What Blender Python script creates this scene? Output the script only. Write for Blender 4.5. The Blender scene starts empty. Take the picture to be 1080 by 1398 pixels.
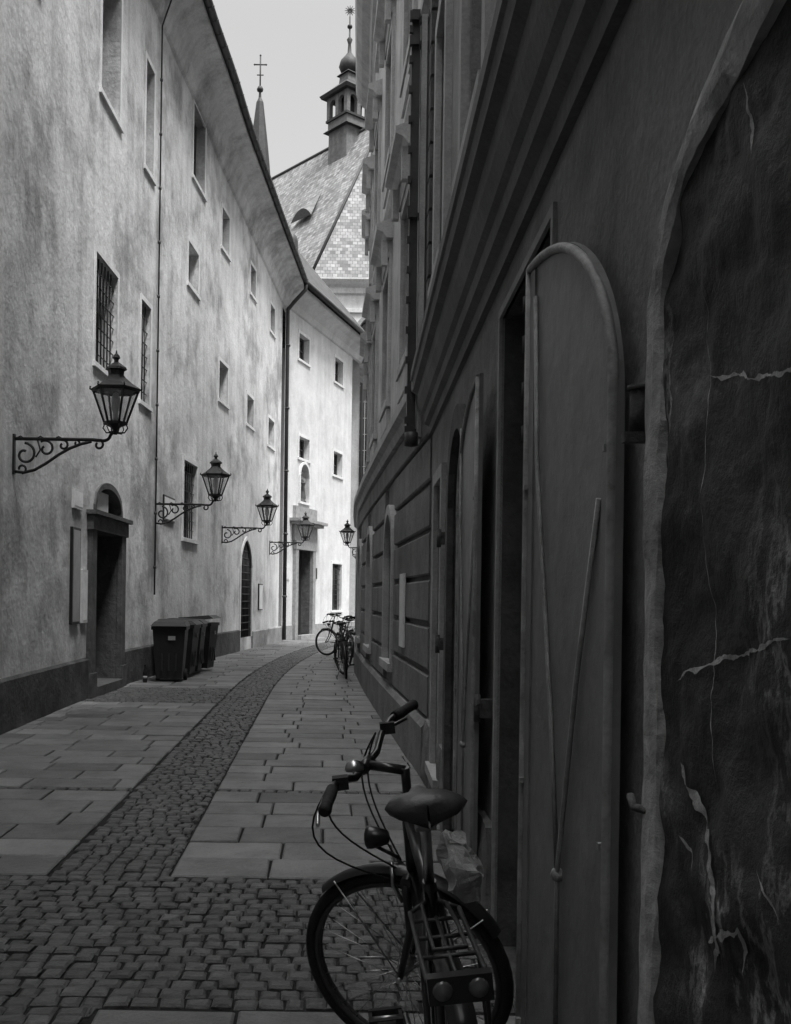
import bpy, bmesh, math, random
from mathutils import Vector, Matrix, noise
random.seed(7)
F=1359.2; CX=440.; CY=815.; CH=1.5; ROLL=math.radians(0.8)
scene=bpy.context.scene
# ---------------------------------------------------------------- survey helpers (bearing -> real wall surface)
def ray(u,v):
    dx=u-CX; dy=CY-v
    c,s=math.cos(ROLL),math.sin(ROLL)
    return (dx*c-dy*s)/F,(dx*s+dy*c)/F
def S(u,v,Y):
    a,b=ray(u,v); return Vector((a*Y,Y,CH+b*Y))
class Path:
    def __init__(s,pts,side):
        s.p=[Vector((x,y)) for x,y in pts]; s.side=side
        s.c=[0.]
        for i in range(1,len(s.p)): s.c.append(s.c[-1]+(s.p[i]-s.p[i-1]).length)
        s.L=s.c[-1]
    def pt(s,t):
        for i in range(1,len(s.p)):
            if t<=s.c[i] or i==len(s.p)-1:
                k=(t-s.c[i-1])/(s.c[i]-s.c[i-1]); return s.p[i-1].lerp(s.p[i],k) if 0<=k<=1 else s.p[i-1]+(s.p[i]-s.p[i-1])*k
    def nrm(s,t):
        d=.35; t=min(max(t,d),s.L-d)
        a=s.pt(t-d) ; b=s.pt(t+d); q=(b-a).normalized()
        return Vector((q.y,-q.x))*s.side
    def P(s,t,z,d=0.):
        p=s.pt(t); n=s.nrm(t); return Vector((p.x+n.x*d,p.y+n.y*d,z))
    def sY(s,Y):
        for i in range(1,len(s.p)):
            a,b=s.p[i-1],s.p[i]
            if (a.y-Y)*(b.y-Y)<=0 and a.y!=b.y: return s.c[i-1]+(Y-a.y)/(b.y-a.y)*(s.c[i]-s.c[i-1])
        return 0. if Y<s.p[0].y else s.L
    def hit(s,u,v):
        a,b=ray(u,v)
        for i in range(1,len(s.p)):
            p,q=s.p[i-1],s.p[i]
            f0=p.x-a*p.y; f1=q.x-a*q.y
            if f0*f1<=0 and max(p.y,q.y)>0.8:
                k=f0/(f0-f1); Y=p.y+(q.y-p.y)*k
                if Y<.8: continue
                return s.c[i-1]+k*(s.c[i]-s.c[i-1]),CH+b*Y
        return None
# ---------------------------------------------------------------- mesh builder
class MB:
    def __init__(s): s.v=[];s.f=[];s.m=[];s.sm=[];s.t=[];s.uv=[]
    def face(s,pts,m=0,uv=None,tone=0.):
        b=len(s.v); s.v+= [tuple(p) for p in pts]; s.add([b+i for i in range(len(pts))],m,False,uv,tone)
    def add(s,idx,m=0,sm=False,uv=None,tone=0.):
        s.f.append(idx);s.m.append(m);s.sm.append(sm);s.uv.append(uv);s.t.append(tone)
    def hexa(s,p,m=0,tone=0.):
        b=len(s.v); s.v+=[tuple(q) for q in p]
        for q in ((3,2,1,0),(4,5,6,7),(0,1,5,4),(1,2,6,5),(2,3,7,6),(3,0,4,7)): s.add([b+i for i in q],m,False,None,tone)
    def box(s,c,sz,m=0,M=None,taper=1.):
        x,y,z=sz[0]/2,sz[1]/2,sz[2]/2; c=Vector(c)
        L=[(-x*taper,-y*taper,-z),(x*taper,-y*taper,-z),(x*taper,y*taper,-z),(-x*taper,y*taper,-z),(-x,-y,z),(x,-y,z),(x,y,z),(-x,y,z)]
        P=[]
        for q in L:
            q=Vector(q)
            if M is not None: q=M@q
            P.append(c+q)
        s.hexa(P,m)
    def tube(s,pts,r,n=8,m=0,closed=False,flat=None):
        pts=[Vector(p) for p in pts]; N=len(pts)
        if not hasattr(r,'__len__'): r=[r]*N
        b=len(s.v); up=None
        for i,p in enumerate(pts):
            if closed: t=pts[(i+1)%N]-pts[i-1]
            elif i==0: t=pts[1]-p
            elif i==N-1: t=p-pts[i-1]
            else: t=pts[i+1]-pts[i-1]
            if t.length<1e-9: t=Vector((0,0,1))
            t.normalize()
            if up is None:
                up=Vector((0,0,1)) if abs(t.z)<.9 else Vector((1,0,0))
            up=(up-t*up.dot(t)); 
            if up.length<1e-6: up=t.orthogonal()
            up.normalize(); sd=t.cross(up)
            for k in range(n):
                a=2*math.pi*k/n; s.v.append(tuple(p+(up*math.cos(a)+sd*math.sin(a))*r[i]))
        R=N if closed else N-1
        for i in range(R):
            for k in range(n):
                k2=(k+1)%n; j=(i+1)%N
                s.add([b+i*n+k,b+i*n+k2,b+j*n+k2,b+j*n+k],m,True)
        if not closed:
            s.add([b+k for k in range(n)],m); s.add([b+(N-1)*n+k for k in range(n)],m)
    def lathe(s,c,prof,n=16,m=0,M=None,smooth=True,a0=0.):
        c=Vector(c); b=len(s.v)
        for r,z in prof:
            for k in range(n):
                a=a0+2*math.pi*k/n; q=Vector((r*math.cos(a),r*math.sin(a),z))
                if M is not None: q=M@q
                s.v.append(tuple(c+q))
        for i in range(len(prof)-1):
            for k in range(n):
                k2=(k+1)%n; s.add([b+i*n+k,b+i*n+k2,b+(i+1)*n+k2,b+(i+1)*n+k],m,smooth)
        s.add([b+k for k in range(n)],m); s.add([b+(len(prof)-1)*n+k for k in range(n)],m)
    def build(s,name,mats,parent=None,M=None):
        me=bpy.data.meshes.new(name); 
        vs=s.v if M is None else [tuple(M@Vector(q)) for q in s.v]
        me.from_pydata(vs,[],s.f)
        for mt in mats: me.materials.append(mt)
        me.polygons.foreach_set('material_index',s.m); me.polygons.foreach_set('use_smooth',s.sm)
        if any(s.t):
            at=me.attributes.new('tone','FLOAT','FACE'); at.data.foreach_set('value',s.t)
        if any(u is not None for u in s.uv):
            l=me.uv_layers.new(name='UVMap'); k=0
            for f,u in zip(s.f,s.uv):
                for i in range(len(f)):
                    l.data[k].uv=u[i] if u else (0,0); k+=1
        bm=bmesh.new(); bm.from_mesh(me); bmesh.ops.recalc_face_normals(bm,faces=bm.faces); bm.to_mesh(me); bm.free()
        o=bpy.data.objects.new(name,me); scene.collection.objects.link(o)
        if parent: o.parent=parent
        return o
def empty(name):
    o=bpy.data.objects.new(name,None); scene.collection.objects.link(o); return o
def pbox(mb,pa,s0,s1,z0,z1,d0,d1,m=0):
    q=[(s0,d0),(s1,d0),(s1,d1),(s0,d1)]
    mb.hexa([pa.P(s,z0,d) for s,d in q]+[pa.P(s,z1,d) for s,d in q],m)
def sweep(mb,pa,s0,s1,prof,m=0,zf=None,step=1.,smooth=False,uvy=False):
    n=max(1,int((s1-s0)/step)); K=len(prof); b=len(mb.v); acc=[0]
    for i in range(1,K): acc.append(acc[-1]+math.hypot(prof[i][0]-prof[i-1][0],prof[i][1]-prof[i-1][1]))
    for i in range(n+1):
        s=s0+(s1-s0)*i/n; zo=zf(s) if zf else 0.
        for d,z in prof: mb.v.append(tuple(pa.P(s,z+zo,d)))
    for i in range(n):
        for k in range(K-1):
            sa=s0+(s1-s0)*i/n; sb=s0+(s1-s0)*(i+1)/n
            uv=[(sa,acc[k]),(sa,acc[k+1]),(sb,acc[k+1]),(sb,acc[k])] if uvy else None
            mb.add([b+i*K+k,b+i*K+k+1,b+(i+1)*K+k+1,b+(i+1)*K+k],m,smooth,uv)
    mb.add([b+k for k in range(K)],m,False,[(0,0)]*K if uvy else None); mb.add([b+n*K+k for k in range(K)],m,False,[(0,0)]*K if uvy else None)
# ---------------------------------------------------------------- materials
def g(c): return (c,c,c,1)
def mat(name,c1,c2=None,scale=1.5,rough=.85,bump=.3,bscale=25.,streak=0.,patch=0.,tone=False,spec=.3,metal=0.,fine=.12,blotch=None,pores=0.,veins=0.):
    m=bpy.data.materials.new(name); m.use_nodes=True; nt=m.node_tree; N=nt.nodes; L=nt.links
    bs=N['Principled BSDF']; bs.inputs['Roughness'].default_value=rough; bs.inputs['Metallic'].default_value=metal
    bs.inputs['Specular IOR Level'].default_value=spec
    if c2 is None: c2=c1*.75
    tc=N.new('ShaderNodeTexCoord')
    def noi(sc,det=6,ro=.6,mp=None):
        n=N.new('ShaderNodeTexNoise'); n.inputs['Scale'].default_value=sc; n.inputs['Detail'].default_value=det; n.inputs['Roughness'].default_value=ro
        if mp:
            q=N.new('ShaderNodeMapping'); q.inputs['Scale'].default_value=mp; L.new(tc.outputs['Object'],q.inputs[0]); L.new(q.outputs[0],n.inputs[0])
        else: L.new(tc.outputs['Object'],n.inputs[0])
        return n.outputs[0]
    def rng(x,a,b,c,d):
        q=N.new('ShaderNodeMapRange'); q.inputs[1].default_value=a;q.inputs[2].default_value=b;q.inputs[3].default_value=c;q.inputs[4].default_value=d
        L.new(x,q.inputs[0]); return q.outputs[0]
    def mul(x,y):
        q=N.new('ShaderNodeMath'); q.operation='MULTIPLY'; L.new(x,q.inputs[0])
        if isinstance(y,float): q.inputs[1].default_value=y
        else: L.new(y,q.inputs[1])
        return q.outputs[0]
    col=rng(noi(scale,8,.65),.33,.67,c1,c2)
    if fine: col=mul(col,rng(noi(bscale*2,3),.3,.7,1-fine,1+fine))
    if streak: col=mul(col,rng(noi(1.,6,.6,(4,4,.3)),.45,.72,1.,1-streak))
    if patch: col=mul(col,rng(noi(.45,10,.72),.5,.62,1.,1-patch))
    if pores: col=mul(col,rng(noi(7.,8,.8),.58,.70,1.,1-pores))
    if blotch: col=mul(col,rng(noi(blotch[0],10,.75),.54,.62,1.,blotch[1]))
    if veins:
        x=N.new('ShaderNodeMath'); x.operation='SUBTRACT'; L.new(noi(1.6,9,.62,(1,1,.55)),x.inputs[0]); x.inputs[1].default_value=.5
        y=N.new('ShaderNodeMath'); y.operation='ABSOLUTE'; L.new(x.outputs[0],y.inputs[0])
        v1=rng(y.outputs[0],.0,.012,veins,0.); v2=rng(noi(1.1,3),.5,.62,0.,1.)
        ad_=N.new('ShaderNodeMath'); ad_.operation='ADD'; ad_.inputs[1].default_value=1.; L.new(mul(v1,v2),ad_.inputs[0]); col=mul(col,ad_.outputs[0])
    if tone:
        a=N.new('ShaderNodeAttribute'); a.attribute_name='tone'; col=mul(col,rng(a.outputs['Fac'],0,1,.6,1.4))
    cb=N.new('ShaderNodeCombineColor')
    for i in range(3): L.new(col,cb.inputs[i])
    L.new(cb.outputs[0],bs.inputs['Base Color'])
    if bump:
        b=N.new('ShaderNodeBump'); b.inputs['Strength'].default_value=bump; b.inputs['Distance'].default_value=.02
        L.new(noi(bscale,8,.7),b.inputs['Height'])
        b2=N.new('ShaderNodeBump'); b2.inputs['Strength'].default_value=bump*.8; b2.inputs['Distance'].default_value=.08
        L.new(noi(bscale*.12,4),b2.inputs['Height']); L.new(b.outputs[0],b2.inputs['Normal']); L.new(b2.outputs[0],bs.inputs['Normal'])
    return m
M_plasterL=mat('plaster_light',.76,.50,.9,.95,.5,14,streak=.24,patch=.36,pores=.25)
M_plasterF=mat('plaster_pale',.70,.56,1.3,.95,.3,14,streak=.15,patch=.16,pores=.12)
M_trimL=mat('trim_limewash',.76,.6,3,.9,.2,30)
M_plinthL=mat('plinth_render',.11,.045,2.2,.95,.8,18,patch=.35,pores=.4)
M_stone=mat('door_stone',.13,.06,4,.85,.5,22,pores=.3)
M_wood=mat('dark_wood',.03,.018,6,.6,.3,30)
M_glass=mat('window_glass',.02,.012,1,.12,.0,5,spec=.6,fine=0)
M_sash=mat('window_sash',.10,.06,5,.6,.1,30)
M_iron=mat('wrought_iron',.018,.010,9,.5,.15,60,spec=.4)
M_gutter=mat('sheet_metal_dark',.05,.03,3,.5,.1,20,spec=.4)
M_plA=mat('plaster_grey',.33,.20,1.6,.9,.5,30,streak=.2,patch=.3,pores=.25)
M_plB=mat('plaster_mid',.50,.32,1.4,.9,.3,20,streak=.3,patch=.2,pores=.15)
M_trimB=mat('trim_mid',.46,.32,3,.85,.2,25,streak=.2)
M_rustB=mat('rustic_base',.24,.14,1.4,.9,.5,18,patch=.3,pores=.3)
M_corn=mat('cornice_paint',.19,.12,2,.8,.25,25,pores=.2)
M_dstone=mat('dark_marble',.060,.016,3.2,.7,1.,9,blotch=(2.3,3.0),spec=.35,pores=.4,veins=5.)
M_lstone=mat('rough_limestone',.56,.24,7,.9,.8,16,pores=.5)
M_mortar=mat('mortar',.60,.3,14,.95,.8,40,pores=.4)
M_shut=mat('painted_sheet_iron',.23,.155,2.5,.5,.3,9,spec=.4,streak=.25,pores=.2)
M_shutr=mat('shutter_rim',.36,.17,8,.5,.4,25,spec=.4,pores=.5)
M_rust=mat('rusty_hinge',.12,.05,20,.7,.6,40)
M_slab=mat('granite_slab',.20,.12,3.5,.55,.35,45,tone=True,spec=.35,patch=.25,pores=.2)
M_cob=mat('granite_cobble',.11,.055,9,.5,.5,60,tone=True,spec=.4)
M_grout=mat('joint_sand',.02,.012,6,.95,.4,40)
M_bin=mat('bin_plastic',.024,.016,5,.5,.08,60)
M_label=mat('paper_label',.7,.58,9,.8,.05,40)
M_tyre=mat('rubber',.016,.01,12,.7,.2,80)
M_frame=mat('frame_paint',.014,.01,12,.28,.0,80,spec=.5,fine=0)
M_chrome=mat('chrome',.5,.35,12,.3,.0,80,metal=1.,fine=0)
M_saddle=mat('saddle_vinyl',.03,.018,12,.4,.12,120,spec=.5)
M_reflect=mat('reflector',.08,.045,12,.25,.0,80,spec=.6,fine=0)
M_bag=mat('plastic_bag',.36,.22,12,.3,.6,22,spec=.5)
M_copper=mat('spire_sheet',.05,.025,6,.6,.2,20,patch=.2)
M_church=mat('church_render',.66,.54,1.,.9,.3,6,streak=.2)
M_tower=mat('turret_boards',.19,.11,3,.85,.3,8,streak=.3)
M_statue=mat('statue_stone',.34,.22,9,.8,.4,30)
M_lglass=bpy.data.materials.new('lantern_glass'); M_lglass.use_nodes=True
_b=M_lglass.node_tree.nodes['Principled BSDF']; _b.inputs['Base Color'].default_value=g(.5); _b.inputs['Alpha'].default_value=.3; _b.inputs['Roughness'].default_value=.12
def tilemat(name,a,b,mort,w,h,ms=.02):
    m=bpy.data.materials.new(name); m.use_nodes=True; nt=m.node_tree;N=nt.nodes;L=nt.links; bs=N['Principled BSDF']; bs.inputs['Roughness'].default_value=.75
    uv=N.new('ShaderNodeUVMap'); br=N.new('ShaderNodeTexBrick'); L.new(uv.outputs[0],br.inputs[0])
    br.inputs['Color1'].default_value=g(a);br.inputs['Color2'].default_value=g(b);br.inputs['Mortar'].default_value=g(mort)
    br.inputs['Scale'].default_value=1.; br.inputs['Brick Width'].default_value=w; br.inputs['Row Height'].default_value=h; br.inputs['Mortar Size'].default_value=ms
    br.inputs['Mortar Smooth'].default_value=.3
    n=N.new('ShaderNodeTexNoise'); n.inputs['Scale'].default_value=.8; n.inputs['Detail'].default_value=10; n.inputs['Roughness'].default_value=.85; L.new(uv.outputs[0],n.inputs[0])
    mr=N.new('ShaderNodeMapRange'); mr.inputs[1].default_value=.35;mr.inputs[2].default_value=.65;mr.inputs[3].default_value=.6;mr.inputs[4].default_value=1.25; L.new(n.outputs[0],mr.inputs[0])
    mx=N.new('ShaderNodeVectorMath'); mx.operation='SCALE'; L.new(br.outputs[0],mx.inputs[0]); L.new(mr.outputs[0],mx.inputs['Scale']); L.new(mx.outputs[0],bs.inputs['Base Color'])
    bp=N.new('ShaderNodeBump'); bp.inputs['Strength'].default_value=.5; bp.inputs['Distance'].default_value=.05; L.new(br.outputs[0],bp.inputs['Height']); L.new(bp.outputs[0],bs.inputs['Normal'])
    return m
M_tileC=tilemat('church_tiles',.29,.10,.09,.30,.27,.02)
M_tileD=tilemat('old_roof_tiles',.09,.05,.02,.28,.24,.03)
# ---------------------------------------------------------------- wall with openings
def curve(kind,k):
    x=2*k-1
    if kind=='arch': return math.sqrt(max(0,1-x*x))
    if kind=='seg': return 1-x*x
    ax=1-abs(x); return math.sqrt(max(0,1-(1-ax)**2*1.))*.8+.2*ax
def wall(mb,pa,s0,s1,z0,z1,ops,m=0,step=1.5):
    ss={round(s0,4),round(s1,4)}; zs={round(z0,4),round(z1,4)}
    t=s0
    while t<s1: ss.add(round(t,4)); t+=step
    for c in pa.c:
        if s0<c<s1: ss.add(round(c,4))
    for o in ops: ss|={round(o['s0'],4),round(o['s1'],4)}; zs|={round(o['z0'],4),round(o['z1'],4)}
    ss=sorted(x for x in ss if s0-1e-6<=x<=s1+1e-6); zs=sorted(x for x in zs if z0-1e-6<=x<=z1+1e-6); b=len(mb.v); K=len(zs)
    for s in ss:
        for z in zs: mb.v.append(tuple(pa.P(s,z)))
    for i in range(len(ss)-1):
        for j in range(K-1):
            cs=(ss[i]+ss[i+1])/2; cz=(zs[j]+zs[j+1])/2
            if any(o['s0']<cs<o['s1'] and o['z0']<cz<o['z1'] for o in ops): continue
            mb.add([b+i*K+j,b+(i+1)*K+j,b+(i+1)*K+j+1,b+i*K+j+1],m)
    for o in ops:
        a,c,e,f,dp=o['s0'],o['s1'],o['z0'],o['z1'],-o.get('dep',.25); P=pa.P; mr=o.get('mr',m)
        kind=o.get('kind','rect'); zsp=f
        if kind!='rect': zsp=f-o.get('rise',(c-a)/2)
        mb.face([P(a,e),P(a,zsp),P(a,zsp,dp),P(a,e,dp)],mr); mb.face([P(c,e),P(c,zsp),P(c,zsp,dp),P(c,e,dp)],mr)
        mb.face([P(a,e),P(c,e),P(c,e,dp),P(a,e,dp)],mr)
        if kind=='rect': mb.face([P(a,f),P(c,f),P(c,f,dp),P(a,f,dp)],mr)
        else:
            n=16; R=f-zsp
            for i in range(n):
                k0,k1=i/n,(i+1)/n; sa=a+(c-a)*k0; sb=a+(c-a)*k1; za=zsp+R*curve(kind,k0); zb=zsp+R*curve(kind,k1)
                mb.face([P(sa,za),P(sb,zb),P(sb,f),P(sa,f)],m); mb.face([P(sa,za),P(sb,zb),P(sb,zb,dp),P(sa,za,dp)],mr)
def fillwin(mb,pa,o,nx=2,nz=3,mg=0,ms=1,fw=.06,bars=None):
    a,c,e,f=o['s0'],o['s1'],o['z0'],o['z1']; d=-o.get('dep',.25)
    pbox(mb,pa,a-.02,c+.02,e-.02,f+.02,d-.05,d+.001,mg)
    pbox(mb,pa,a,a+fw,e,f,d,d+.05,ms); pbox(mb,pa,c-fw,c,e,f,d,d+.05,ms)
    pbox(mb,pa,a+fw,c-fw,e,e+fw,d,d+.05,ms); pbox(mb,pa,a+fw,c-fw,f-fw,f,d,d+.05,ms)
    for i in range(1,nx):
        s=a+(c-a)*i/nx; pbox(mb,pa,s-.025,s+.025,e+fw,f-fw,d,d+.045,ms)
    for j in range(1,nz):
        z=e+(f-e)*j/nz; pbox(mb,pa,a+fw,c-fw,z-.015,z+.015,d,d+.035,ms)
    if bars:
        nb=max(3,int((c-a)/.16))
        for i in range(1,nb):
            s=a+(c-a)*i/nb; mb.tube([pa.P(s,e,-.06),pa.P(s,f,-.06)],.012,5,bars)
        nb=max(3,int((f-e)/.2))
        for j in range(1,nb):
            z=e+(f-e)*j/nb; mb.tube([pa.P(a,z,-.06),pa.P(c,z,-.06)],.010,5,bars)
def surround(mb,pa,o,w=.1,d1=.015,m=0,sill=True):
    a,c,e,f=o['s0'],o['s1'],o['z0'],o['z1']
    if o.get('kind','rect')=='rect':
        pbox(mb,pa,a-w,a,e,f,-.01,d1,m); pbox(mb,pa,c,c+w,e,f,-.01,d1,m); pbox(mb,pa,a-w,c+w,f,f+w,-.01,d1,m)
    else:
        zsp=f-o.get('rise',(c-a)/2); pbox(mb,pa,a-w,a,e,zsp,-.01,d1,m); pbox(mb,pa,c,c+w,e,zsp,-.01,d1,m)
        n=16; R=f-zsp; k=o['kind']; mid=(a+c)/2
        def pp(t,ex,d):
            s=a+(c-a)*t; z=zsp+R*curve(k,t)
            ws=(s-mid)*(1+2*ex/(c-a))+mid; wz=zsp+(z-zsp)*(1+ex/R); return pa.P(ws,wz,d)
        for i in range(n):
            t0,t1=i/n,(i+1)/n
            mb.hexa([pp(t0,0,-.01),pp(t1,0,-.01),pp(t1,0,d1),pp(t0,0,d1),pp(t0,w,-.01),pp(t1,w,-.01),pp(t1,w,d1),pp(t0,w,d1)],m)
    if sill: pbox(mb,pa,a-w-.02,c+w+.02,e-w*.8,e,-.01,d1+.03,m)
def op(pa,u0,u1,v0,v1,zmax=99,**k):
    vm=(v0+v1)/2; um=(u0+u1)/2
    a=pa.hit(u0,vm)[0]; c=pa.hit(u1,vm)[0]; 
    if a>c: a,c=c,a
    z1=pa.hit(um,v0)[1]; z0=pa.hit(um,v1)[1]
    d=dict(s0=a,s1=c,z0=z0,z1=min(z1,zmax)); d.update(k); return d
# ================================================================ LEFT BUILDING
PL=Path([(-3.42,-9),(-3.42,10),(-3.40,14),(-3.26,17),(-3.02,20),(-2.62,24),(-2.1,28),(-1.36,33.5)],1)
PF=Path([(-1.36,33.5),(1.45,41.6)],1)
def HL(s):
    Y=PL.pt(s).y
    return 13. if Y<22 else 13.-(Y-22)/11.5
left=empty('monastery_building')
wins=[op(PL,139,165,-40,150,12.1,dep=.35),op(PL,199,210,88,238,12.1,dep=.3),op(PL,264,280,155,256,12.1),op(PL,303,313,290,345),op(PL,342,349,365,405),op(PL,369,375,418,455),
 op(PL,130,160,360,508,dep=.35),op(PL,192,205,414,552,dep=.3),op(PL,257,271,338,396),op(PL,299,311,497,550),op(PL,337,346,542,582),op(PL,366,374,573,610)]
for sy in (2.,6.,10.4):
    s=PL.sY(sy); wins.append(dict(s0=s,s1=s+1.2,z0=8.6,z1=10.6,dep=.35)); 
for sy in (-4.,1.,5.5):
    s=PL.sY(sy); wins.append(dict(s0=s,s1=s+1.1,z0=4.9,z1=6.6,dep=.35))
barwin=op(PL,250,268,632,736,dep=.25)
door=op(PL,125,160,728,940,dep=.4,mr=1); door['z0']=0.02
niche=op(PL,130,164,668,702,dep=.22,kind='arch',rise=.3,mr=1)
gate=op(PL,328,343,737,858,dep=.3,kind='pt',rise=.75,mr=1); gate['z0']=.35
allo=wins+[barwin,door,niche,gate]
w=MB(); wall(w,PL,0,PL.L,-.1,12.5,allo)
sweep(w,PL,0,PL.L,[(-.02,-.95),(.05,-.88),(.09,-.8),(.15,-.58),(.30,-.33),(.48,-.2),(.63,-.15),(.63,-.05),(-.02,.3)],0,HL,1.,False)
w.build('walls',[M_plasterL,M_stone],left)
t=MB(); gl=MB()
for i,o in enumerate(wins):
    surround(t,PL,o,.09,.012,0,True); fillwin(gl,PL,o,2,4 if o['z1']-o['z0']>1.3 else 2,bars=2 if i in(6,7) else None)
surround(t,PL,barwin,.10,.02,0); fillwin(gl,PL,barwin,2,4,bars=2)
surround(t,PL,gate,.10,.03,0,False)
t.build('window_surrounds',[M_trimL],left); 
a,c=gate['s0'],gate['s1']; pbox(gl,PL,a-.02,c+.02,.3,gate['z1'],-.34,-.3,0)
for i in range(1,8):
    s=a+(c-a)*i/8; k=i/8; zt=gate['z1']-.75+.75*curve('pt',k); gl.tube([PL.P(s,.35,-.05),PL.P(s,zt,-.05)],.018,5,2)
for j in range(1,14):
    z=.35+j*.2; 
    if z<gate['z1']-.3: gl.tube([PL.P(a,z,-.05),PL.P(c,z,-.05)],.016,5,2)
gl.build('windows',[M_glass,M_sash,M_iron],left)
pl=MB(); gs=[(0,door['s0']-.28),(door['s1']+.28,gate['s0']-.12),(gate['s1']+.12,PL.L)]
for q,(a,c) in enumerate(gs):
    h=.58 if q<2 else .5
    sweep(pl,PL,a,c,[(-.02,-.1),(.05,-.1),(.05,h-.03),(.02,h),(-.02,h)],0 if q<2 else 1)
pl.build('plinth',[M_plinthL,mat('plinth_pale',.4,.2,1.5,.95,.5,14,patch=.4)],left)
d=MB(); a,c,z1=door['s0'],door['s1'],door['z1']
pbox(d,PL,a-.26,a,0,z1,-.02,.07,0); pbox(d,PL,c,c+.26,0,z1,-.02,.07,0); pbox(d,PL,a-.30,c+.30,z1,z1+.22,-.02,.10,0); pbox(d,PL,a-.34,c+.34,z1+.22,z1+.28,-.02,.16,0)
pbox(d,PL,a-.28,a-.001,0,.35,-.02,.10,0); pbox(d,PL,c+.001,c+.28,0,.35,-.02,.10,0)
pbox(d,PL,a,c,0,.14,-.38,.12,0)
pbox(d,PL,a,c,.02,z1,-.45,-.36,1); md=(a+c)/2
pbox(d,PL,md-.03,md+.03,.14,z1,-.36,-.32,1)
for h0,h1 in ((.25,.85),(.95,1.55),(1.65,2.35)):
    for x0,x1 in ((a+.12,md-.1),(md+.1,c-.12)):
        if h1<z1: pbox(d,PL,x0,x1,h0,h1,-.36,-.335,1)
d.tube([PL.P(md-.08,1.1,-.28),PL.P(md-.08,1.25,-.28)],.015,6,2)
d.build('door',[M_stone,M_wood,M_chrome],left)
n=MB(); surround(n,PL,niche,.09,.03,0,False); pbox(n,PL,niche['s0'],niche['s1'],niche['z0'],niche['z1'],-.24,-.22,2)
ms=(niche['s0']+niche['s1'])/2; pbox(n,PL,niche['s0']+.1,ms+.2,niche['z0']+.02,niche['z0']+.32,-.2,-.05,1)
n.build('door_lunette',[M_stone,M_label,M_wood],left)
gt=MB(); gp=[]
n_=60
for i in range(n_+1):
    s=PL.L*i/n_; gp.append(PL.P(s,HL(s)+.0,.71))
gt.tube(gp,.085,8,0)
for i in range(0,90):
    s=PL.L*i/90; h=HL(s); gt.tube([PL.P(s,h+.1,.59),PL.P(s,h-.09,.69),PL.P(s,h-.05,.82)],.012,4,0)
sC=PL.L-.15
gt.tube([PL.P(sC,12.0,.7),PL.P(sC,11.75,.68),PL.P(sC,11.35,.3),PL.P(sC,11.1,.1),PL.P(sC,10.8,.1),PL.P(sC,.05,.12)],.065,8,0)
for z in (1.5,3.6,5.7,7.8,9.9): gt.tube([PL.P(sC,z-.03,.12),PL.P(sC,z+.03,.12)],.08,8,0)
sp=PL.hit(213,400)[0]
gt.tube([PL.P(sp,1.5,.05),PL.P(sp,12.0,.05),PL.P(sp-.1,12.6,.3),PL.P(sp-.6,12.95,.65)],.016,6,0)
for z in range(2,12): gt.tube([PL.P(sp,z-.02,.05),PL.P(sp,z+.03,.05)],.028,6,0)
gt.build('gutter_and_downpipes',[M_gutter],left)
rf=MB(); sweep(rf,PL,0,PL.L,[(.69,.03),(-4.2,5.2),(-9.5,0)],0,HL,1.,uvy=True); rf.build('roof',[M_tileD],left)
fac=empty('convent_house')
fw=[op(PF,408,422,459,494),op(PF,457,468,491,524),op(PF,408,422,598,627),op(PF,455,467,618,650)]
fn=op(PF,409,421,634,686,dep=.3,kind='arch'); fd=op(PF,403,423,751,873,dep=.35,mr=1); fd['z0']=.15; fb=op(PF,453,466,770,833,dep=.2)
w=MB(); wall(w,PF,0,PF.L,-.1,12.2,fw+[fn,fd,fb])
HF=12.0
sweep(w,PF,0,PF.L+.3,[(-.02,HF-.75),(.06,HF-.7),(.12,HF-.5),(.3,HF-.28),(.52,HF-.18),(.55,HF-.05),(-.02,HF+.25)],0)
rt=Path([(1.45,41.6),(-6,44.5)],-1); wall(w,rt,0,rt.L,-.1,12.2,[])
w.build('walls',[M_plasterF,M_stone],fac)
t=MB(); gl=MB()
for o in fw: surround(t,PF,o,.1,.02,0); fillwin(gl,PF,o,2,2)
surround(t,PF,fb,.1,.02,0); fillwin(gl,PF,fb,2,3,bars=2); surround(t,PF,fn,.1,.05,0,True)
t.build('window_surrounds',[M_trimL],fac); gl.build('windows',[M_glass,M_sash,M_iron],fac)
d=MB(); a,c,z1=fd['s0'],fd['s1'],fd['z1']; 
pbox(d,PF,a-.28,a,0,z1,-.02,.12,0); pbox(d,PF,c,c+.28,0,z1,-.02,.12,0); pbox(d,PF,a-.3,c+.3,z1,z1+.3,-.02,.14,0)
pbox(d,PF,a-.38,c+.45,z1+.3,z1+.85,-.02,.10,0)
pbox(d,PF,a-.55,c+.6,z1+.85,z1+.95,-.02,.3,0); pbox(d,PF,a-.65,c+.7,z1+.95,z1+1.05,-.02,.42,0)
pbox(d,PF,a-.35,c+.35,z1+1.05,z1+1.5,-.02,.12,0)
pbox(d,PF,a,c,0,.15,-.3,.25,0); pbox(d,PF,a,c,.15,z1,-.4,-.34,1); md=(a+c)/2; pbox(d,PF,md-.04,md+.04,.15,z1,-.34,-.3,1)
pbox(d,PF,fn['s0'],fn['s1'],fn['z0'],fn['z1'],-.33,-.3,2)
d.build('portal',[M_statue,M_wood,M_stone],fac)
st=MB(); ms=(fn['s0']+fn['s1'])/2; b0=PF.P(ms,fn['z0'],-.12); hh=(fn['z1']-fn['z0'])*.82
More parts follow.
